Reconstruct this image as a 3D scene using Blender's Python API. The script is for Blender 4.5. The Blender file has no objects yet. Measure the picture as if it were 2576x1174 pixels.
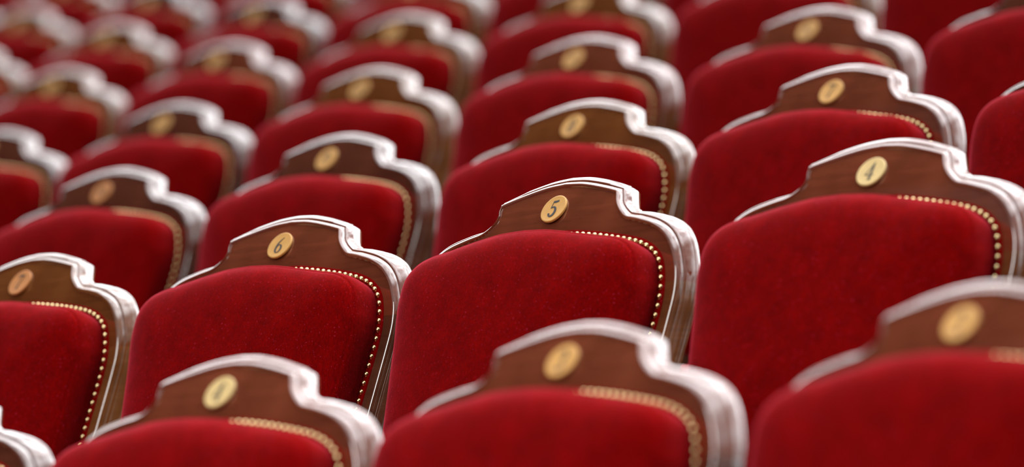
import bpy, bmesh, math, random
from mathutils import Vector, Matrix, Euler

scene = bpy.context.scene
COL = scene.collection
random.seed(7)

# ------------------------------------------------------------------ camera
EYE_Z = 1.524
PITCH = 0.125480
cam_data = bpy.data.cameras.new('camera')
cam = bpy.data.objects.new('camera', cam_data)
COL.objects.link(cam)
cam.location = (0.0, 0.0, EYE_Z)
cam.rotation_euler = (math.pi / 2 + PITCH, 0.0, 0.0)
cam_data.sensor_width = 36.0
cam_data.lens = 13750.33 * 36.0 / 2576.0
cam_data.clip_start = 0.1
cam_data.clip_end = 200
cam_data.dof.use_dof = True
cam_data.dof.focus_distance = 7.36
cam_data.dof.aperture_fstop = 2.9
scene.camera = cam

# ------------------------------------------------------------------ light of the hall
world = bpy.data.worlds.new('hall_light')
scene.world = world
world.use_nodes = True
nt = world.node_tree
nt.nodes.clear()
N = nt.nodes.new
out = N('ShaderNodeOutputWorld')
bg = N('ShaderNodeBackground')
tc = N('ShaderNodeTexCoord')


def dotramp(vec, lo, hi):
    d = N('ShaderNodeVectorMath'); d.operation = 'DOT_PRODUCT'
    nt.links.new(tc.outputs['Generated'], d.inputs[0])
    v = Vector(vec).normalized()
    d.inputs[1].default_value = v
    m = N('ShaderNodeMapRange'); m.interpolation_type = 'SMOOTHSTEP'
    m.inputs['From Min'].default_value = lo
    m.inputs['From Max'].default_value = hi
    nt.links.new(d.outputs['Value'], m.inputs['Value'])
    return m.outputs['Result']


def mathn(op, a, b):
    m = N('ShaderNodeMath'); m.operation = op
    for i, q in enumerate((a, b)):
        if isinstance(q, (int, float)):
            m.inputs[i].default_value = q
        else:
            nt.links.new(q, m.inputs[i])
    return m.outputs[0]


# pale light from high behind the seats, plus lobes added for reflections and fill
sky = dotramp((0.45, 0.76, 0.47), 0.42, 0.62)
over = dotramp((0.90, 0.08, 0.42), 0.66, 0.92)
top = dotramp((0.0, 0.0, 1.0), 0.05, 0.45)
zenith = dotramp((-0.05, 0.0, 1.0), 0.79, 0.93)
front_lobe = dotramp((0.20, -0.62, 0.76), 0.84, 0.97)  # weak glow added high in front for a sheen on moulding sides
fill = dotramp((-0.64, -0.69, 0.36), 0.70, 0.98)
high_noise = N('ShaderNodeTexNoise')  # noise added to break up the reflected light
high_noise.inputs['Scale'].default_value = 5.0
high_noise.inputs['Detail'].default_value = 2.0
nt.links.new(tc.outputs['Generated'], high_noise.inputs['Vector'])
pm = N('ShaderNodeMapRange')
pm.inputs['From Min'].default_value = 0.35
pm.inputs['From Max'].default_value = 0.60
pm.inputs['To Min'].default_value = 0.45
nt.links.new(high_noise.outputs['Fac'], pm.inputs['Value'])
high = mathn('ADD', mathn('MULTIPLY', mathn('MULTIPLY', sky, top), 6.0), mathn('ADD', mathn('MULTIPLY', over, 4.8), mathn('ADD', mathn('MULTIPLY', zenith, 5.2), mathn('MULTIPLY', front_lobe, 0.8))))
total = mathn('MULTIPLY', high, pm.outputs['Result'])
total = mathn('ADD', total, mathn('MULTIPLY', fill, 0.55))
total = mathn('ADD', total, 0.012)
bg.inputs['Color'].default_value = (0.94, 0.975, 1.0, 1)
nt.links.new(total, bg.inputs['Strength'])
nt.links.new(bg.outputs[0], out.inputs[0])

# unseen soft lamp added to brighten the seat fronts, weaker towards the back
lamp_data = bpy.data.lights.new('fill_lamp', 'AREA')
lamp_data.shape = 'DISK'
lamp_data.size = 2.2
lamp_data.energy = 122.0
lamp_data.color = (1.0, 0.97, 0.94)
lamp = bpy.data.objects.new('fill_lamp', lamp_data)
COL.objects.link(lamp)
lamp.location = (-2.35, 3.45, 4.25)
lamp.rotation_euler = (Vector((0.15, 7.3, 2.3)) - Vector(lamp.location)).to_track_quat('-Z', 'Y').to_euler()

scene.view_settings.view_transform = 'Standard'
scene.view_settings.look = 'None'
scene.view_settings.gamma = 1.0
scene.view_settings.use_curve_mapping = False
scene.view_settings.exposure = 0.0

# ------------------------------------------------------------------ materials
def new_mat(name):
    m = bpy.data.materials.new(name)
    m.use_nodes = True
    t = m.node_tree
    return m, t, t.nodes['Principled BSDF']


def noise(t, scale, detail=4.0, rough=0.55, vec=None, distort=0.0):
    n = t.nodes.new('ShaderNodeTexNoise')
    n.inputs['Scale'].default_value = scale
    n.inputs['Detail'].default_value = detail
    n.inputs['Roughness'].default_value = rough
    n.inputs['Distortion'].default_value = distort
    if vec is not None:
        t.links.new(vec, n.inputs['Vector'])
    return n


def obj_vec(t, scale):
    c = t.nodes.new('ShaderNodeTexCoord')
    mp = t.nodes.new('ShaderNodeMapping')
    mp.inputs['Scale'].default_value = scale
    t.links.new(c.outputs['Object'], mp.inputs['Vector'])
    return mp.outputs['Vector']


def ramp(t, fac, stops):
    r = t.nodes.new('ShaderNodeValToRGB')
    els = r.color_ramp.elements
    while len(els) < len(stops):
        els.new(0.5)
    for e, (p, c) in zip(els, stops):
        e.position = p
        e.color = (*c, 1)
    t.links.new(fac, r.inputs['Fac'])
    return r.outputs['Color']


def bump(t, b, fac, strength, dist):
    n = t.nodes.new('ShaderNodeBump')
    n.inputs['Strength'].default_value = strength
    n.inputs['Distance'].default_value = dist
    t.links.new(fac, n.inputs['Height'])
    t.links.new(n.outputs['Normal'], b.inputs['Normal'])


def velvet():
    m, t, b = new_mat('red_velvet')
    v = obj_vec(t, (1, 1, 1))
    n1 = noise(t, 34, 6, 0.66, v)
    n2 = noise(t, 900, 2, 0.5, v)
    n3 = noise(t, 420, 2, 0.5, v)
    col = ramp(t, n1.outputs['Fac'], [(0.30, (0.115, 0.0, 0.0)), (0.70, (0.178, 0.0, 0.0))])
    pile = noise(t, 1.0, 3, 0.6, obj_vec(t, (420, 420, 160)))
    pr = ramp(t, pile.outputs['Fac'], [(0.30, (0.74, 0.74, 0.74)), (0.70, (1.22, 1.22, 1.22))])
    pm = t.nodes.new('ShaderNodeMix'); pm.data_type = 'RGBA'; pm.blend_type = 'MULTIPLY'
    pm.inputs['Factor'].default_value = 1.0
    t.links.new(col, pm.inputs['A']); t.links.new(pr, pm.inputs['B'])
    col = pm.outputs['Result']
    lint = ramp(t, n3.outputs['Fac'], [(0.67, (0, 0, 0)), (0.75, (1, 1, 1))])
    mx = t.nodes.new('ShaderNodeMix'); mx.data_type = 'RGBA'
    t.links.new(lint, mx.inputs['Factor'])
    t.links.new(col, mx.inputs['A'])
    mx.inputs['B'].default_value = (0.34, 0.016, 0.045, 1)
    t.links.new(mx.outputs['Result'], b.inputs['Base Color'])
    b.inputs['Roughness'].default_value = 0.9
    b.inputs['Specular IOR Level'].default_value = 0.03
    sw = t.nodes.new('ShaderNodeMapRange')
    sw.inputs['From Min'].default_value = 0.3; sw.inputs['From Max'].default_value = 0.7
    sw.inputs['To Min'].default_value = 0.70; sw.inputs['To Max'].default_value = 1.0
    t.links.new(n1.outputs['Fac'], sw.inputs['Value'])
    t.links.new(sw.outputs['Result'], b.inputs['Sheen Weight'])
    b.inputs['Sheen Roughness'].default_value = 0.27
    b.inputs['Sheen Tint'].default_value = (0.95, 0.08, 0.13, 1)
    bump(t, b, n2.outputs['Fac'], 0.3, 0.0012)
    return m


def wood(name, dark, mid, light):
    m, t, b = new_mat(name)
    v = obj_vec(t, (6, 6, 60))
    n1 = noise(t, 1.6, 6, 0.6, v, 0.6)
    n2 = noise(t, 14, 3, 0.5, obj_vec(t, (1, 1, 1)))
    mix = t.nodes.new('ShaderNodeMath'); mix.operation = 'MULTIPLY_ADD'
    t.links.new(n2.outputs['Fac'], mix.inputs[0]); mix.inputs[1].default_value = 0.45
    mm = t.nodes.new('ShaderNodeMath'); mm.operation = 'MULTIPLY'; mm.inputs[1].default_value = 0.55
    t.links.new(n1.outputs['Fac'], mm.inputs[0]); t.links.new(mm.outputs[0], mix.inputs[2])
    col = ramp(t, mix.outputs[0], [(0.30, dark), (0.5, mid), (0.72, light)])
    t.links.new(col, b.inputs['Base Color'])
    b.inputs['Roughness'].default_value = 0.5
    b.inputs['Specular IOR Level'].default_value = 0.0
    b.inputs['Coat Weight'].default_value = 1.0
    b.inputs['Coat Roughness'].default_value = 0.06
    b.inputs['Coat IOR'].default_value = 2.0
    n3 = noise(t, 55, 3, 0.5, obj_vec(t, (1, 1, 1)))
    bp = t.nodes.new('ShaderNodeBump')
    bp.inputs['Strength'].default_value = 0.04
    bp.inputs['Distance'].default_value = 0.004
    t.links.new(n3.outputs['Fac'], bp.inputs['Height'])
    t.links.new(bp.outputs['Normal'], b.inputs['Coat Normal'])
    return m


def metal(name, col, rough, metallic):
    m, t, b = new_mat(name)
    n = noise(t, 60, 3, 0.5, obj_vec(t, (1, 1, 1)))
    c = ramp(t, n.outputs['Fac'], [(0.3, tuple(x * 0.86 for x in col)), (0.7, col)])
    t.links.new(c, b.inputs['Base Color'])
    b.inputs['Metallic'].default_value = metallic
    b.inputs['Roughness'].default_value = rough
    return m


def plain(name, a, c, rough, scale=20):
    m, t, b = new_mat(name)
    n = noise(t, scale, 4, 0.55, obj_vec(t, (1, 1, 1)))
    t.links.new(ramp(t, n.outputs['Fac'], [(0.35, a), (0.65, c)]), b.inputs['Base Color'])
    b.inputs['Roughness'].default_value = rough
    return m


VELVET = velvet()
WOOD = [wood('red_brown_wood', (0.085, 0.019, 0.008), (0.130, 0.030, 0.013), (0.180, 0.045, 0.020)),
        wood('dark_brown_wood', (0.055, 0.014, 0.007), (0.085, 0.022, 0.011), (0.120, 0.034, 0.017)),
        wood('amber_brown_wood', (0.085, 0.024, 0.006), (0.125, 0.037, 0.009), (0.170, 0.055, 0.015))]
STILE_WOOD = [wood('chestnut_wood', (0.075, 0.024, 0.008), (0.115, 0.038, 0.013), (0.160, 0.058, 0.020)),
              wood('walnut_wood', (0.045, 0.014, 0.007), (0.070, 0.022, 0.011), (0.100, 0.034, 0.017)),
              wood('amber_stile_wood', (0.100, 0.033, 0.008), (0.140, 0.048, 0.013), (0.180, 0.066, 0.020))]
BRASS = [metal('worn_brass', (0.62, 0.32, 0.085), 0.40, 0.25),
         metal('pale_brass', (0.68, 0.48, 0.20), 0.40, 0.25),
         metal('copper_brass', (0.52, 0.20, 0.055), 0.42, 0.25)]
NAIL_METAL = metal('nail_brass', (0.72, 0.56, 0.28), 0.24, 1.0)
PAINT = plain('black_enamel', (0.018, 0.017, 0.020), (0.030, 0.028, 0.032), 0.45)
PLASTER = plain('terracotta_plaster', (0.30, 0.095, 0.050), (0.36, 0.125, 0.065), 0.85, 6)
CARPET = plain('dark_red_carpet', (0.030, 0.004, 0.005), (0.045, 0.007, 0.008), 0.95, 90)

# ------------------------------------------------------------------ the curve of the chair back
# s runs up along the back (0 = centre of the number disc), n stands out of its front
DISC_H = 0.93                       # height of the disc above the floor


def recline(s):
    a = math.radians(32.53)
    b = math.radians(9.5)
    c = math.radians(15.5)
    t = min(max((0.026 - s) / 0.076, 0), 1)
    t = t * t * (3 - 2 * t)
    r = a + (b - a) * t
    u = min(max((-0.10 - s) / 0.10, 0), 1)
    return r + (c - b) * u * u * (3 - 2 * u)


_tab = []
_S0, _DS = -0.62, 0.001
_z = _y = 0.0
_n0 = int(round(-_S0 / _DS))
_up = [(0.0, 0.0)]
for i in range(200):
    r = recline((i + 0.5) * _DS)
    _up.append((_up[-1][0] + math.cos(r) * _DS, _up[-1][1] + math.sin(r) * _DS))
_dn = [(0.0, 0.0)]
for i in range(_n0):
    r = recline(-(i + 0.5) * _DS)
    _dn.append((_dn[-1][0] - math.cos(r) * _DS, _dn[-1][1] - math.sin(r) * _DS))


def curve(s):
    t = _up if s >= 0 else _dn
    f = abs(s) / _DS
    i = min(int(f), len(t) - 2)
    k = f - i
    return (t[i][0] + (t[i + 1][0] - t[i][0]) * k, t[i][1] + (t[i + 1][1] - t[i][1]) * k)


def pt(x, s, n=0.0):
    z, y = curve(s)
    r = recline(s)
    return Vector((x, y - n * math.cos(r), DISC_H + z + n * math.sin(r)))


def catmull(pts, step):
    o = []
    P = [pts[0]] + list(pts) + [pts[-1]]
    for i in range(1, len(P) - 2):
        p0, p1, p2, p3 = [Vector(q) for q in P[i - 1:i + 3]]
        n = max(1, int(round((p2 - p1).length / step)))
        for k in range(n):
            t = k / n
            o.append(0.5 * ((2 * p1) + (p2 - p0) * t + (2 * p0 - 5 * p1 + 4 * p2 - p3) * t * t
                            + (3 * p1 - p0 - 3 * p2 + p3) * t ** 3))
    o.append(Vector(pts[-1]))
    return o


ARCH = [(0, .0368), (.028, .0345), (.050, .0300), (.069, .0250), (.088, .0198), (.1065, .0140)]
SIDE = [(.1065, .0140), (.1090, .0090), (.1120, .0020), (.1155, -.0040), (.1190, -.0090), (.1235, -.0147), (.1282, -.0196),
        (.1335, -.0243), (.1390, -.0278), (.1455, -.0303), (.1540, -.0323), (.1680, -.0360), (.1890, -.0425), (.2065, -.0515),
        (.2200, -.0630), (.2300, -.0765), (.2365, -.0900), (.2415, -.1050), (.2440, -.1200), (.2440, -.1400), (.2405, -.1690),
        (.2372, -.2000), (.2328, -.2430), (.2285, -.2900), (.2230, -.3600), (.2150, -.5000)]
WIDTHS = [(.0140, .0180), (-.0060, .0175), (-.0200, .0210), (-.0340, .0240), (-.0600, .0230), (-.0850, .0195),
          (-.1200, .0160), (-.5200, .0140)]
DEPTHS = [(.0140, .0095), (-.0060, .0145), (-.0300, .0185), (-.0800, .0200), (-.5200, .0180)]
ARCH_W, ARCH_D = 0.0210, 0.0055


def lerp_tab(tab, s):
    for (a, va), (b, vb) in zip(tab, tab[1:]):
        if a >= s >= b:
            return va + (vb - va) * (a - s) / (a - b)
    return tab[-1][1] if s < tab[-1][0] else tab[0][1]


arch_pts = catmull(ARCH, 0.006)
side_pts = catmull(SIDE, 0.004)
JOINT = -0.118


# the carver cut the left notch a little tighter than the right one
LEFT_SHIFT = [(.0140, 0.0), (.0080, .0035), (.0020, .0080), (-.0080, .0130), (-.0200, .0130), (-.0300, .0095), (-.0450, .0035), (-.0600, 0.0)]
LEFT_SHARE = [(.0140, .45), (-.0100, .50), (-.0300, .90), (-.0450, 1.0), (-.52, 1.0)]


def outlines(left):
    """inner edge points and, for each, the vector to the outer edge of the moulding (one half, top to bottom)"""
    inner, outv = [], []
    path = arch_pts[:-1] + side_pts
    ic = len(arch_pts) - 1
    if left:
        path = [p if i <= ic else Vector((p.x - lerp_tab(LEFT_SHIFT, p.y), p.y)) for i, p in enumerate(path)]

    def seg_n(a, b):
        d = (path[b] - path[a]).normalized()
        return Vector((-d.y, d.x))

    for i, p in enumerate(path):
        w = ARCH_W if i < ic else lerp_tab(WIDTHS, p.y)
        if left and i >= ic:
            w *= lerp_tab(LEFT_SHARE, p.y)
        if i == 0:
            v = Vector((0, 1)) * w
        elif i == ic:
            n1, n2 = seg_n(i - 1, i), seg_n(i, i + 1)
            w1, w2 = ARCH_W, w
            det = n1.x * n2.y - n1.y * n2.x
            v = Vector(((w1 * n2.y - w2 * n1.y) / det, (n1.x * w2 - n2.x * w1) / det))
        elif i == len(path) - 1:
            v = seg_n(i - 1, i) * w
        else:
            n = (seg_n(i - 1, i) + seg_n(i, i + 1)).normalized()
            v = n * w
        inner.append(p.copy())
        outv.append(v)
    return inner, outv, ic


INNER, OUTV, CORNER = outlines(False)
INNER_L, OUTV_L, _ = outlines(True)
# moulding section: the moulded front (share of the width, rise, share of the edge depth), then the side of the board
FRONT = [(0.0, 0.0, 0), (0.025, .0014, 0), (0.07, .0023, 0), (0.14, .0027, .02), (0.24, .0025, .06), (0.35, .0019, .14),
         (0.44, .0008, .22), (0.48, -.0004, .26), (0.505, -.0012, .28), (0.53, -.0006, .30), (0.58, .0003, .35), (0.66, .0006, .44),
         (0.76, .0005, .60), (0.87, .0003, .79), (0.95, 0.0, .93), (1.0, 0.0, 1.06)]
FLANK = [(0.985, .06), (0.965, .10), (0.985, .15), (1.02, .28), (1.06, .46), (1.09, .66), (1.08, .84), (1.0, .97), (0.6, 1.0)]
THICK = .031


def depth_at(i):
    if i < CORNER:
        k = max(0.0, (INNER[i].x - .07) / .0365)
        return ARCH_D + (.0095 - ARCH_D) * k
    return lerp_tab(DEPTHS, INNER[i].y)


def section(i):
    d = depth_at(i)
    return [(a, f - k * d) for a, f, k in FRONT] + [(a, -d - g * (THICK - d)) for a, g in FLANK]


class MB:
    def __init__(self):
        self.v, self.f = [], []

    def add(self, vs, fs):
        o = len(self.v)
        self.v += [Vector(p) for p in vs]
        self.f += [tuple(i + o for i in f) for f in fs]

    def grid(self, rows, closed=False, flip=False):
        nr, nc = len(rows), len(rows[0])
        vs = [p for r in rows for p in r]
        fs = []
        for i in range(nr - 1):
            for j in range(nc if closed else nc - 1):
                k = (j + 1) % nc
                q = (i * nc + j, i * nc + k, (i + 1) * nc + k, (i + 1) * nc + j)
                fs.append(q[::-1] if flip else q)
        self.add(vs, fs)

    def box(self, lo, hi, M=None):
        x0, y0, z0 = lo; x1, y1, z1 = hi
        vs = [Vector(p) for p in ((x0, y0, z0), (x1, y0, z0), (x1, y1, z0), (x0, y1, z0),
                                  (x0, y0, z1), (x1, y0, z1), (x1, y1, z1), (x0, y1, z1))]
        if M is not None:
            vs = [M @ p for p in vs]
        self.add(vs, [(3, 2, 1, 0), (4, 5, 6, 7), (0, 1, 5, 4), (1, 2, 6, 5), (2, 3, 7, 6), (3, 0, 4, 7)])

    def mesh(self, name, mat, smooth=None, weld=1e-5, bevel=None):
        me = bpy.data.meshes.new(name)
        me.from_pydata([tuple(p) for p in self.v], [], self.f)
        bm = bmesh.new()
        bm.from_mesh(me)
        if weld:
            bmesh.ops.remove_doubles(bm, verts=bm.verts, dist=weld)
        if bevel:
            bmesh.ops.bevel(bm, geom=list(bm.edges), offset=bevel, segments=3, profile=0.5, affect='EDGES')
        bmesh.ops.recalc_face_normals(bm, faces=bm.faces)
        if smooth is not None:
            for f in bm.faces:
                f.smooth = True
            for e in bm.edges:
                if len(e.link_faces) == 2 and e.calc_face_angle(0) > smooth:
                    e.smooth = False
        bm.to_mesh(me)
        bm.free()
        me.materials.append(mat)
        return me


def half_path(lo, hi, sgn):
    I, O = (INNER, OUTV) if sgn > 0 else (INNER_L, OUTV_L)
    return [(I[i], O[i], i) for i in range(len(I)) if hi >= INNER[i].y >= lo]


def sweep_rows(items, sgn):
    rows = []
    for p, v, i in items:
        rows.append([pt(sgn * (p.x + v.x * a), p.y + v.y * a, h) for a, h in section(i)])
    return rows


def across(R, L, share, n):
    """a row of points from the left edge to the right edge"""
    (p, v, _), (q, w, _) = R, L
    a = Vector((-(q.x + w.x * share), q.y + w.y * share))
    b = Vector((p.x + v.x * share, p.y + v.y * share))
    return [pt(*a.lerp(b, k / 16), n) for k in range(17)]


def crest_mesh(mat):
    mb = MB()
    R, L = half_path(JOINT - .004, 1, 1), half_path(JOINT - .004, 1, -1)
    c = CORNER
    for items, sgn in ((R, 1), (L, -1)):
        mb.grid(sweep_rows(items[:c + 1], sgn), flip=sgn < 0)
        mb.grid(sweep_rows(items[c:], sgn), flip=sgn < 0)
    # flat face between the mouldings, and the back of the board
    mb.grid([across(a, b, 0.0, 0.0) for a, b in zip(R, L)], flip=True)
    mb.grid([across(a, b, 0.6, -THICK) for a, b in zip(R, L)])
    mb.grid([across(R[-1], L[-1], 0.0, 0.0), across(R[-1], L[-1], 0.6, -THICK)])
    return mb.mesh('crest_rail', mat, math.radians(38))


def stile_mesh(mat, sgn):
    mb = MB()
    items = half_path(-.5, JOINT, sgn)
    mb.grid(sweep_rows(items, sgn), flip=sgn < 0)
    inx = 0.182
    front = [[pt(sgn * (inx + (p.x - inx) * k / 2), p.y, 0) for k in range(3)] for p, v, i in items]
    back = [[pt(sgn * (inx + (p.x + v.x * .6 - inx) * k / 2), p.y + v.y * .6, -THICK) for k in range(3)] for p, v, i in items]
    inner = [[pt(sgn * inx, p.y, 0), pt(sgn * inx, p.y + v.y * .6, -THICK)] for p, v, i in items]
    mb.grid(front, flip=sgn > 0)
    mb.grid(back, flip=sgn < 0)
    mb.grid(inner, flip=sgn < 0)
    for k in (0, -1):
        mb.grid([front[k], back[k]])
    return mb.mesh('stile', mat, math.radians(38))


def board_mesh(mat):
    mb = MB()
    ss = [-.10 - .04 * k for k in range(11)]
    A = [[pt(.19 * k / 4, s, -.008) for k in range(-4, 5)] for s in ss]
    B = [[pt(.19 * k / 4, s, -.022) for k in range(-4, 5)] for s in ss]
    mb.grid(A, flip=True); mb.grid(B)
    mb.grid([A[0], B[0]]); mb.grid([A[-1], B[-1]])
    mb.grid([[r[0] for r in A], [r[0] for r in B]]); mb.grid([[r[-1] for r in A], [r[-1] for r in B]])
    return mb.mesh('back_board', mat, math.radians(38))


# line of the upholstery nails (right half)
NAIL = [(0, -.0395), (.037, -.0402), (.059, -.0420), (.090, -.0463), (.112, -.0500), (.132, -.0537), (.153, -.0580),
        (.172, -.0630), (.190, -.0705), (.2025, -.0790), (.2105, -.0875), (.2155, -.0970), (.2187, -.1080), (.2205, -.1200),
        (.2218, -.1340), (.2213, -.1470), (.2202, -.1610), (.2184, -.1750), (.2165, -.1900), (.2137, -.2150), (.2105, -.2430),
        (.2065, -.2800), (.2010, -.3300), (.1950, -.3900)]
nail_half = catmull(NAIL, 0.003)
# closed loop with a rounded foot
foot = catmull([(.195, -.390), (.191, -.408), (.180, -.420), (.156, -.425), (.100, -.427), (0, -.427)], 0.006)
loop_half = nail_half + foot[1:]
LOOP = loop_half + [Vector((-p.x, p.y)) for p in reversed(loop_half[1:-1])]


def loop_offset(d):
    o = []
    n = len(LOOP)
    for i, p in enumerate(LOOP):
        t = (LOOP[(i + 2) % n] - LOOP[i - 2]).normalized()
        o.append(p + Vector((-t.y, t.x)) * d)
    return o


def cushion_mesh():
    mb = MB()
    base = loop_offset(-.0042)
    ctr = Vector((0, -.225))
    rings = [(0.0, 0.0006, 0), (-.0010, .006, .1), (-.0018, .014, .3), (-.0024, .023, .6), (-.0026, .032, .85), (-.0022, .040, 1),
             (-.0010, .0462, 1), (.0005, .0488, .98), (.0023, .0499, .95), (.0024, .0513, .92), (.0040, .0532, .9), (.0068, .0564, .8),
             (.0110, .0602, .65), (.0165, .0640, .45), (.024, .0680, .2), (.034, .0720, 0), (.050, .0765, 0), (.070, .0804, 0),
             (.095, .0834, 0), (.125, .0855, 0), (.160, .0867, 0)]
    rows = []
    nn = len(base)
    for k, (ins, h, ex) in enumerate(rings):
        row = []
        for i, p in enumerate(base):
            t = (base[(i + 2) % nn] - base[i - 2]).normalized()
            nrm = Vector((-t.y, t.x))
            side = min(max((abs(p.x) - .13) / .08, 0), 1)
            e = .0056 * side * side * (3 - 2 * side) * ex
            if p.x > 0 and p.y > -.19:
                k2 = min((p.y + .19) / .10, 1)
                e -= .0030 * min(p.x / .09, 1) * min(h / .04, 1) * k2 * k2 * (3 - 2 * k2)
            if ins < .012:
                q = p - nrm * (ins - e)
            else:
                q0 = p - nrm * (.012 - e)
                q = ctr + (q0 - ctr) * (1 - (ins - .012) / .175)
            row.append(pt(q.x, q.y, h))
        rows.append(row)
    mb.grid(rows, closed=True)
    o = len(mb.v)
    last = o - nn
    mb.v.append(pt(ctr.x, ctr.y, .0869))
    mb.f += [(last + i, last + (i + 1) % nn, o) for i in range(nn)]
    return mb.mesh('cushion', VELVET, math.radians(75))


def border_mesh():
    mb = MB()
    rows = []
    for d, h in ((.0068, -.0005), (.0066, .0010), (.0055, .0018), (0, .0020), (-.009, .0020)):
        rows.append([pt(p.x, p.y, h) for p in loop_offset(d)])
    mb.grid(rows, closed=True, flip=True)
    return mb.mesh('velvet_border', VELVET, math.radians(50))


def dome(mb, M, r, h, seg=12):
    rows = []
    for a, b in ((1.0, -.0004), (.97, .18 * h), (.86, .46 * h), (.66, .74 * h), (.36, .94 * h), (.10, h)):
        rows.append([M @ Vector((r * a * math.cos(2 * math.pi * k / seg), r * a * math.sin(2 * math.pi * k / seg), b))
                     for k in range(seg)])
    mb.grid(rows, closed=True)
    o = len(mb.v)
    mb.v.append(M @ Vector((0, 0, h)))
    mb.f += [(o - seg + i, o - seg + (i + 1) % seg, o) for i in range(seg)]


def nail_spots():
    half, acc, step = [], 0.0, 0.0
    pos = []
    L = [0.0]
    for a, b in zip(nail_half, nail_half[1:]):
        L.append(L[-1] + (b - a).length)
    total = L[-1]
    s = 0.0
    while s <= total:
        i = max(j for j in range(len(L)) if L[j] <= s + 1e-9)
        i = min(i, len(L) - 2)
        k = (s - L[i]) / max(L[i + 1] - L[i], 1e-9)
        pos.append(nail_half[i].lerp(nail_half[i + 1], min(k, 1)))
        s += 0.0112 if pos[-1].y > -.09 else 0.0128
    return [(p.x, p.y) for p in pos] + [(-p.x, p.y) for p in pos[1:]]


def face_matrix(x, s, n):
    r = recline(s)
    M = Matrix.Rotation(math.pi / 2 - r, 4, 'X')
    M.translation = pt(x, s, n)
    return M


def disc_matrix():
    M = Matrix.Rotation(math.pi / 2 - math.radians(30.5), 4, 'X')
    M.translation = pt(0, 0, .0009)
    return M


NAILS = nail_spots()


def nail_mesh():
    mb = MB()
    dome(mb, Matrix.Identity(4), .0043, .0038)
    return mb.mesh('nail', NAIL_METAL, math.radians(60))


def nail_row_mesh():
    mb = MB()
    for x, s in NAILS:
        dome(mb, face_matrix(x, s, .0019), .0043, .0038, 8)
    return mb.mesh('nail_trim', NAIL_METAL, math.radians(60), weld=None)


DISC_R = .0217


def disc_mesh(mat):
    mb = MB()
    seg = 48
    prof = [(1.0, -.0003), (1.0, .0016), (.985, .0023), (.95, .0026), (.90, .00245), (.5, .0024), (.05, .0024)]
    rows = [[Vector((DISC_R * a * math.cos(2 * math.pi * k / seg), DISC_R * a * math.sin(2 * math.pi * k / seg), h))
             for k in range(seg)] for a, h in prof]
    mb.grid(rows, closed=True)
    o = len(mb.v)
    mb.v.append(Vector((0, 0, .0024)))
    mb.f += [(o - seg + i, o - seg + (i + 1) % seg, o) for i in range(seg)]
    return mb.mesh('number_disc', mat, math.radians(40))


# numerals: strokes of (x, y, width) in a box 1 high, thick and thin like engraved book figures
def arc(cx, cy, rx, ry, a0, a1, n, wf):
    o = []
    for k in range(n + 1):
        a = math.radians(a0 + (a1 - a0) * k / n)
        o.append((cx + rx * math.cos(a), cy + ry * math.sin(a), wf(k / n)))
    return o


def bulge(lo, hi):
    return lambda t: lo + (hi - lo) * math.sin(math.pi * t) ** 1.2


DIG = {
    '0': [arc(0, .5, .25, .46, 90, 270, 18, bulge(.05, .17)), arc(0, .5, .25, .46, 90, -90, 18, bulge(.05, .17))],
    '1': [[(.02, .98, .15), (.02, .03, .15)], [(-.16, .80, .04), (.02, .96, .06)], [(-.18, .02, .05), (.22, .02, .05)]],
    '2': [arc(0, .70, .24, .26, 165, 0, 14, bulge(.10, .14)) + [(.20, .52, .12), (.02, .28, .06), (-.25, .06, .04)],
          [(-.26, .07, .14), (0, .08, .15), (.26, .09, .12)], [(.25, .06, .05), (.29, .24, .04)]],
    '3': [arc(-.02, .73, .22, .23, 160, -80, 16, bulge(.08, .15)), arc(-.02, .26, .25, .25, 85, -165, 16, bulge(.05, .17))],
    '4': [[(.13, .99, .07), (.09, .72, .15), (.08, .02, .15)], [(.12, .98, .05), (-.29, .30, .05)],
          [(-.31, .29, .06), (.29, .29, .06)], [(-.06, .02, .05), (.22, .02, .05)]],
    '5': [[(-.15, .91, .15), (.02, .91, .17), (.24, .95, .13)], [(-.17, .96, .05), (-.20, .52, .05)],
          [(-.20, .53, .05)] + arc(-.03, .31, .26, .28, 130, -160, 22, bulge(.05, .19)),
          arc(-.20, .16, .035, .035, 0, 360, 10, lambda t: .08)],
    '6': [arc(.02, .27, .22, .25, 90, 450, 26, lambda t: .06 + .11 * abs(math.cos(math.pi * 2 * t + math.pi / 2))),
          [(.20, .96, .05), (.02, .82, .08), (-.13, .62, .13), (-.20, .42, .15), (-.20, .27, .14)]],
    '7': [[(-.24, .92, .14), (0, .91, .15), (.26, .93, .12)], [(-.25, .96, .05), (-.27, .74, .04)],
          [(.26, .90, .05), (.08, .56, .07), (-.02, .28, .12), (-.04, .03, .15)]],
    '8': [arc(0, .74, .18, .22, 90, 450, 24, lambda t: .06 + .09 * abs(math.sin(math.pi * 2 * t))),
          arc(0, .27, .23, .25, 90, 450, 24, lambda t: .06 + .11 * abs(math.sin(math.pi * 2 * t)))],
    '9': [arc(-.02, .72, .22, .25, 90, 450, 26, lambda t: .06 + .11 * abs(math.sin(math.pi * 2 * t))),
          [(.20, .72, .14), (.20, .56, .15), (.13, .36, .13), (-.02, .16, .08), (-.20, .03, .05)]],
}


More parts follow.
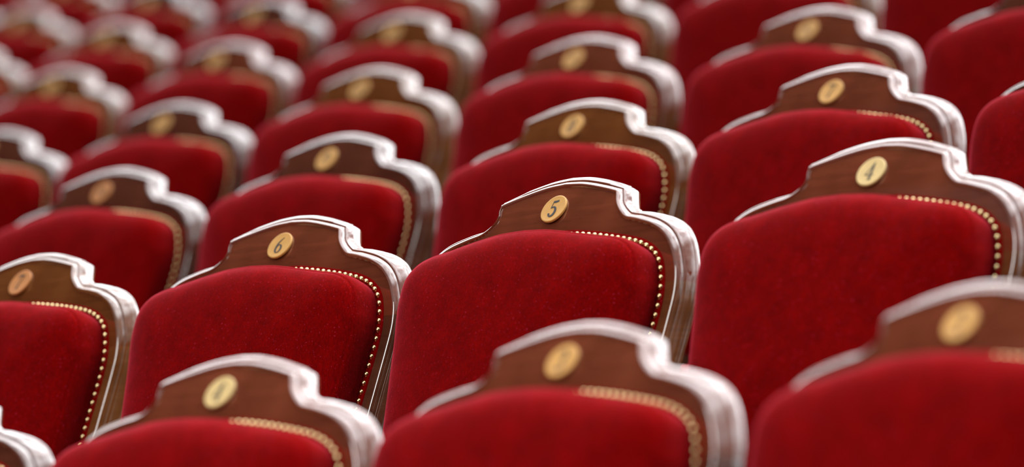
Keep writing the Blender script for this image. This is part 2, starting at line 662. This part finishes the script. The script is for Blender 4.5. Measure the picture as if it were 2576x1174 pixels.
def numeral_mesh(text):
    mb = MB()
    H = .0270 if len(text) == 1 else .0225
    adv = .62 * H
    x0 = -adv * (len(text) - 1) / 2
    for ci, ch in enumerate(text):
        for si, st in enumerate(DIG[ch]):
            top, bot = [], []
            z = .00275 + .00006 * si
            for i, (x, y, w) in enumerate(st):
                a = st[max(i - 1, 0)]; b = st[min(i + 1, len(st) - 1)]
                d = Vector((b[0] - a[0], b[1] - a[1]))
                d = d.normalized() if d.length > 1e-6 else Vector((1, 0))
                nrm = Vector((-d.y, d.x)) * w * .40
                for sg in (1, -1):
                    q = ((x * .84 + sg * nrm.x) * H + x0 + ci * adv, (y - .5 + sg * nrm.y) * H)
                    top.append(Vector((q[0], q[1], z)))
                    bot.append(Vector((q[0], q[1], .0023)))
            n = len(st)
            o = len(mb.v)
            mb.v += top + bot
            k = 2 * n
            for i in range(n - 1):
                mb.f.append((o + 2 * i, o + 2 * i + 1, o + 2 * i + 3, o + 2 * i + 2))
                mb.f.append((o + 2 * i, o + 2 * i + 2, o + k + 2 * i + 2, o + k + 2 * i))
                mb.f.append((o + 2 * i + 1, o + k + 2 * i + 1, o + k + 2 * i + 3, o + 2 * i + 3))
            mb.f.append((o, o + k, o + k + 1, o + 1))
            e = 2 * (n - 1)
            mb.f.append((o + e, o + e + 1, o + k + e + 1, o + k + e))
    return mb.mesh('numeral', PAINT, None, weld=None)


def seat_mesh():
    mb = MB()
    rows = []
    for ins, h in ((.010, .37), (0, .378), (0, .430), (.004, .448), (.018, .462), (.05, .472), (.10, .477)):
        pts = []
        hx, y0, y1 = .225 - ins, -.535 + ins, -.115 - ins
        r = .05
        for cx, cy, a0 in ((hx - r, y1 - r, 0), (-hx + r, y1 - r, 90), (-hx + r, y0 + r, 180), (hx - r, y0 + r, 270)):
            for k in range(7):
                a = math.radians(a0 + 15 * k)
                pts.append(Vector((cx + r * math.cos(a), cy + r * math.sin(a), h)))
        rows.append(pts)
    mb.grid(rows, closed=True)
    n = len(rows[0])
    mb.f.append(tuple(range(n))[::-1])
    o = len(mb.v) - n
    mb.f.append(tuple(o + i for i in range(n)))
    return mb.mesh('seat', VELVET, math.radians(50))


def rail_mesh(mat):
    mb = MB()
    mb.box((-.225, -.53, .315), (.225, -.10, .369))
    return mb.mesh('seat_rail', mat, math.radians(30), bevel=.006)


def leg_mesh(mat, x, back):
    mb = MB()
    rows = []
    if back:
        z0, y0 = curve(-.5)
        ch = [(DISC_H + z0 + .03, y0 + .012, .020), (.30, y0 - .005, .021), (.12, y0 + .010, .019), (0.0, y0 + .030, .015)]
    else:
        ch = [(.315, -.50, .022), (.22, -.505, .021), (.08, -.500, .016), (0.0, -.505, .014)]
    for z, y, r in ch:
        rows.append([Vector((x + r * math.cos(math.pi / 4 * k), y + r * math.sin(math.pi / 4 * k), z)) for k in range(8)])
    mb.grid(rows, closed=True)
    mb.f.append(tuple(range(8)))
    o = len(mb.v) - 8
    mb.f.append(tuple(o + i for i in range(8)))
    return mb.mesh('leg', mat, math.radians(50))


# ------------------------------------------------------------------ shared meshes
M_CUSHION, M_BORDER, M_NAIL, M_NAILROW, M_SEAT = cushion_mesh(), border_mesh(), nail_mesh(), nail_row_mesh(), seat_mesh()
M_CREST = [crest_mesh(w) for w in WOOD]
M_STILE = [[stile_mesh(w, 1), stile_mesh(w, -1)] for w in STILE_WOOD]
M_BOARD, M_RAIL = board_mesh(WOOD[1]), rail_mesh(WOOD[1])
M_LEGS = [leg_mesh(WOOD[1], x, b) for x, b in ((-.195, False), (.195, False), (-.205, True), (.205, True))]
M_DISC = [disc_mesh(b) for b in BRASS]
M_NUM = {}


def part(name, me, parent, M=None):
    o = bpy.data.objects.new(name, me)
    COL.objects.link(o)
    o.parent = parent
    if M is not None:
        o.matrix_local = M
    return o


# ------------------------------------------------------------------ where each seat stands
# row (from the front), place in the row, disc position relative to the eye, turn, tilt
PLACES = [
    (0, 0, 0.458, 5.538, 0.605, 0.7658, 0.0153),
    (0, 1, 0.056, 5.951, 0.609, 0.7705, -0.0066),
    (0, 2, -0.338, 6.317, 0.610, 0.7452, -0.0073),
    (0, 3, -0.734, 6.684, 0.606, 0.7646, 0.0005),
    (1, 0, 0.449, 6.752, 0.928, 0.7571, -0.0149),
    (1, 1, 0.057, 7.194, 0.939, 0.7946, 0.0006),
    (1, 2, -0.323, 7.580, 0.938, 0.7549, 0.0007),
    (1, 3, -0.721, 7.973, 0.932, 0.7895, 0.0169),
    (2, -1, 0.886, 7.824, 1.251, 0.7646, -0.0124),
    (2, 0, 0.487, 8.233, 1.255, 0.7728, -0.0200),
    (2, 1, 0.097, 8.603, 1.256, 0.7579, -0.0091),
    (2, 2, -0.307, 8.994, 1.258, 0.7747, -0.0110),
    (2, 3, -0.707, 9.346, 1.249, 0.7493, -0.0095),
    (2, 4, -1.099, 9.728, 1.251, 0.7646, -0.0124),
    (3, -1, 0.914, 9.104, 1.558, 0.7646, -0.0213),
    (3, 0, 0.521, 9.505, 1.558, 0.7659, -0.0330),
    (3, 1, 0.113, 9.879, 1.567, 0.7636, -0.0229),
    (3, 2, -0.289, 10.271, 1.570, 0.7741, -0.0244),
    (3, 3, -0.688, 10.629, 1.556, 0.7515, -0.0048),
    (3, 4, -1.070, 11.008, 1.558, 0.7646, -0.0213),
    (4, -1, 0.935, 10.418, 1.889, 0.7646, -0.0213),
    (4, 0, 0.538, 10.799, 1.889, 0.7646, -0.0213),
    (4, 1, 0.141, 11.180, 1.889, 0.7646, -0.0213),
    (4, 2, -0.256, 11.561, 1.889, 0.7646, -0.0213),
    (4, 3, -0.653, 11.941, 1.889, 0.7646, -0.0213),
    (4, 4, -1.050, 12.322, 1.889, 0.7646, -0.0213),
    (4, 5, -1.447, 12.703, 1.889, 0.7646, -0.0213),
    (5, 0, 0.558, 12.113, 2.211, 0.7646, -0.0213),
    (5, 1, 0.161, 12.494, 2.211, 0.7646, -0.0213),
    (5, 2, -0.236, 12.875, 2.211, 0.7646, -0.0213),
    (5, 3, -0.633, 13.256, 2.211, 0.7646, -0.0213),
    (5, 4, -1.029, 13.636, 2.211, 0.7646, -0.0213),
    (5, 5, -1.426, 14.017, 2.211, 0.7646, -0.0213),
    (6, 1, 0.182, 13.808, 2.533, 0.7646, -0.0213),
    (6, 2, -0.215, 14.189, 2.533, 0.7646, -0.0213),
    (6, 3, -0.612, 14.570, 2.533, 0.7646, -0.0213),
    (6, 4, -1.009, 14.951, 2.533, 0.7646, -0.0213),
    (6, 5, -1.406, 15.331, 2.533, 0.7646, -0.0213),
    (6, 6, -1.803, 15.712, 2.533, 0.7646, -0.0213),
    (7, 2, -0.195, 15.504, 2.855, 0.7646, -0.0213),
    (7, 3, -0.592, 15.884, 2.855, 0.7646, -0.0213),
    (7, 4, -0.989, 16.265, 2.855, 0.7646, -0.0213),
    (7, 5, -1.386, 16.646, 2.855, 0.7646, -0.0213),
    (7, 6, -1.782, 17.026, 2.855, 0.7646, -0.0213),
    (8, 4, -0.968, 17.579, 3.177, 0.7646, -0.0213),
    (8, 5, -1.365, 17.960, 3.177, 0.7646, -0.0213),
    (8, 6, -1.762, 18.341, 3.177, 0.7646, -0.0213),
    (8, 7, -2.159, 18.722, 3.177, 0.7646, -0.0213),
    (9, 6, -1.742, 19.655, 3.499, 0.7646, -0.0213),
    (9, 7, -2.139, 20.036, 3.499, 0.7646, -0.0213),
]
TURN = 0.76459
XD = Vector((math.cos(TURN), -math.sin(TURN), 0))
NB = Vector((math.sin(TURN), math.cos(TURN), 0))
ORD = ['first', 'second', 'third', 'fourth', 'fifth', 'sixth', 'seventh', 'eighth', 'ninth', 'tenth']
WOOD_OF = {(1, 3): 2, (1, 2): 0, (1, 1): 0, (1, 0): 0, (2, 0): 0, (2, 1): 2, (2, 2): 1, (2, 3): 1, (3, 0): 0, (3, 1): 0,
           (3, 2): 2, (3, 3): 1, (0, 0): 0, (0, 1): 0, (0, 2): 0}
STILE_OF = {(1, 3): 2, (1, 2): 1, (1, 1): 0, (1, 0): 0, (2, 1): 2, (2, 0): 1, (0, 1): 1, (0, 2): 2}
BRASS_OF = {(1, 0): 1, (1, 3): 2, (2, 3): 2, (0, 0): 0, (0, 2): 1}
LABELS = {
    (1, 0): 'red velvet theatre seat whose pale brass disc reads 4',
    (1, 1): 'sharply focused red velvet theatre seat whose brass disc reads 5',
    (1, 2): 'red velvet theatre seat whose brass disc reads 6, gilt nails along its top edge',
    (1, 3): 'red velvet theatre seat with amber wood and copper coloured disc reading 7',
    (0, 0): 'blurred red velvet seat in front of the seat numbered 4, cut by the frame corner',
    (0, 1): 'large blurred red velvet seat directly in front of the seat numbered 5',
    (0, 2): 'blurred red velvet seat directly in front of the seat numbered 6',
    (0, 3): 'pale carved shoulder of a seat in front of the seat numbered 7',
    (2, 0): 'red velvet seat directly behind the seat numbered 4, its disc slightly blurred',
    (2, 1): 'amber wood red velvet seat directly behind the seat numbered 5',
    (2, 2): 'dark wood red velvet seat behind and right of the seat numbered 6',
    (2, 3): 'dark wood red velvet seat behind and right of the seat numbered 7',
}
GROUPS = 'red velvet theatre seats in raked rows'
by_row = {}
for q in PLACES:
    by_row.setdefault(q[0], []).append(q)

pick = random.Random(3)
row_floor = {}
for r, items in by_row.items():
    items.sort(key=lambda q: -q[1])              # from the left of the picture
    n = len(items)
    zs = [q[4] for q in items]
    row_floor[r] = sum(zs) / n + EYE_Z - DISC_H
    for k, (rr, c, px, py, pz, turn, tilt) in enumerate(items):
        root = bpy.data.objects.new('theatre_seat', None)
        COL.objects.link(root)
        root.empty_display_size = 0.1
        E = Euler((0, -tilt, -turn), 'XYZ')
        base = Vector((px, py, pz + EYE_Z)) - E.to_matrix() @ Vector((0, 0, DISC_H))
        root.rotation_euler = E
        root.location = base
        lab = LABELS.get((r, c))
        if lab is None:
            where = ORD[k] + ' from the left' if k < n - 1 else 'rightmost'
            lab = f'blurred red velvet theatre seat, {where} in the {ORD[r]} row from the front'
        root['label'] = lab
        root['category'] = 'theatre seat'
        root['group'] = GROUPS
        wi = WOOD_OF.get((r, c), pick.choice((0, 1, 2, 2)))
        si = STILE_OF.get((r, c), wi)
        bi = BRASS_OF.get((r, c), 0)
        part('crest_rail', M_CREST[wi], root)
        for me in M_STILE[si]:
            part('stile', me, root)
        part('back_board', M_BOARD, root)
        cu = part('cushion', M_CUSHION, root)
        part('velvet_border', M_BORDER, root)
        if r <= 3:
            for x, s in NAILS:
                part('nail', M_NAIL, root, face_matrix(x, s, .0019))
        else:
            part('nail_trim', M_NAILROW, root)
        disc = part('number_disc', M_DISC[bi], root, disc_matrix())
        num = str(4 + c + (-2, 0, 3, 4, 6, 8, 9, 11, 13, 14)[r])
        if num not in M_NUM:
            M_NUM[num] = numeral_mesh(num)
        part('numeral', M_NUM[num], disc)
        part('seat', M_SEAT, root)
        part('seat_rail', M_RAIL, root)
        for me in M_LEGS:
            part('leg', me, root)

# ------------------------------------------------------------------ stepped floor under the rows
fl = MB()
rows_sorted = sorted(by_row)
front = {}
for r in rows_sorted:
    q = by_row[r]
    front[r] = sum(Vector((a[2], a[3], 0)).dot(NB) for a in q) / len(q)
for i, r in enumerate(rows_sorted):
    y0 = front[r] - .555 if i else front[r] - 1.2
    y1 = front[rows_sorted[i + 1]] - .555 if i + 1 < len(rows_sorted) else front[r] + 3.0
    z = row_floor[r]
    lat = sum(Vector((a[2], a[3], 0)).dot(XD) for a in by_row[r]) / len(by_row[r])
    M = Matrix((( XD.x, NB.x, 0, 0), (XD.y, NB.y, 0, 0), (0, 0, 1, 0), (0, 0, 0, 1)))
    fl.box((-16, y0, -0.6), (4, y1, z), M)
me = fl.mesh('floor', CARPET, None, weld=None)
floor = bpy.data.objects.new('floor', me)
COL.objects.link(floor)
floor['kind'] = 'structure'
floor['label'] = 'dark carpeted steps under the rows of seats'

# ------------------------------------------------------------------ wall closing the hall behind the last row
last = rows_sorted[-1]
wl = MB()
M = Matrix(((XD.x, NB.x, 0, 0), (XD.y, NB.y, 0, 0), (0, 0, 1, 0), (0, 0, 0, 1)))
wl.box((-16, front[last] + 1.6, row_floor[last] - 0.2), (4, front[last] + 1.8, row_floor[last] + 2.9), M)
wall = bpy.data.objects.new('wall_back', wl.mesh('wall_back', PLASTER, None, weld=None))
COL.objects.link(wall)
wall['kind'] = 'structure'
wall['label'] = 'warm terracotta wall behind the last row of seats'
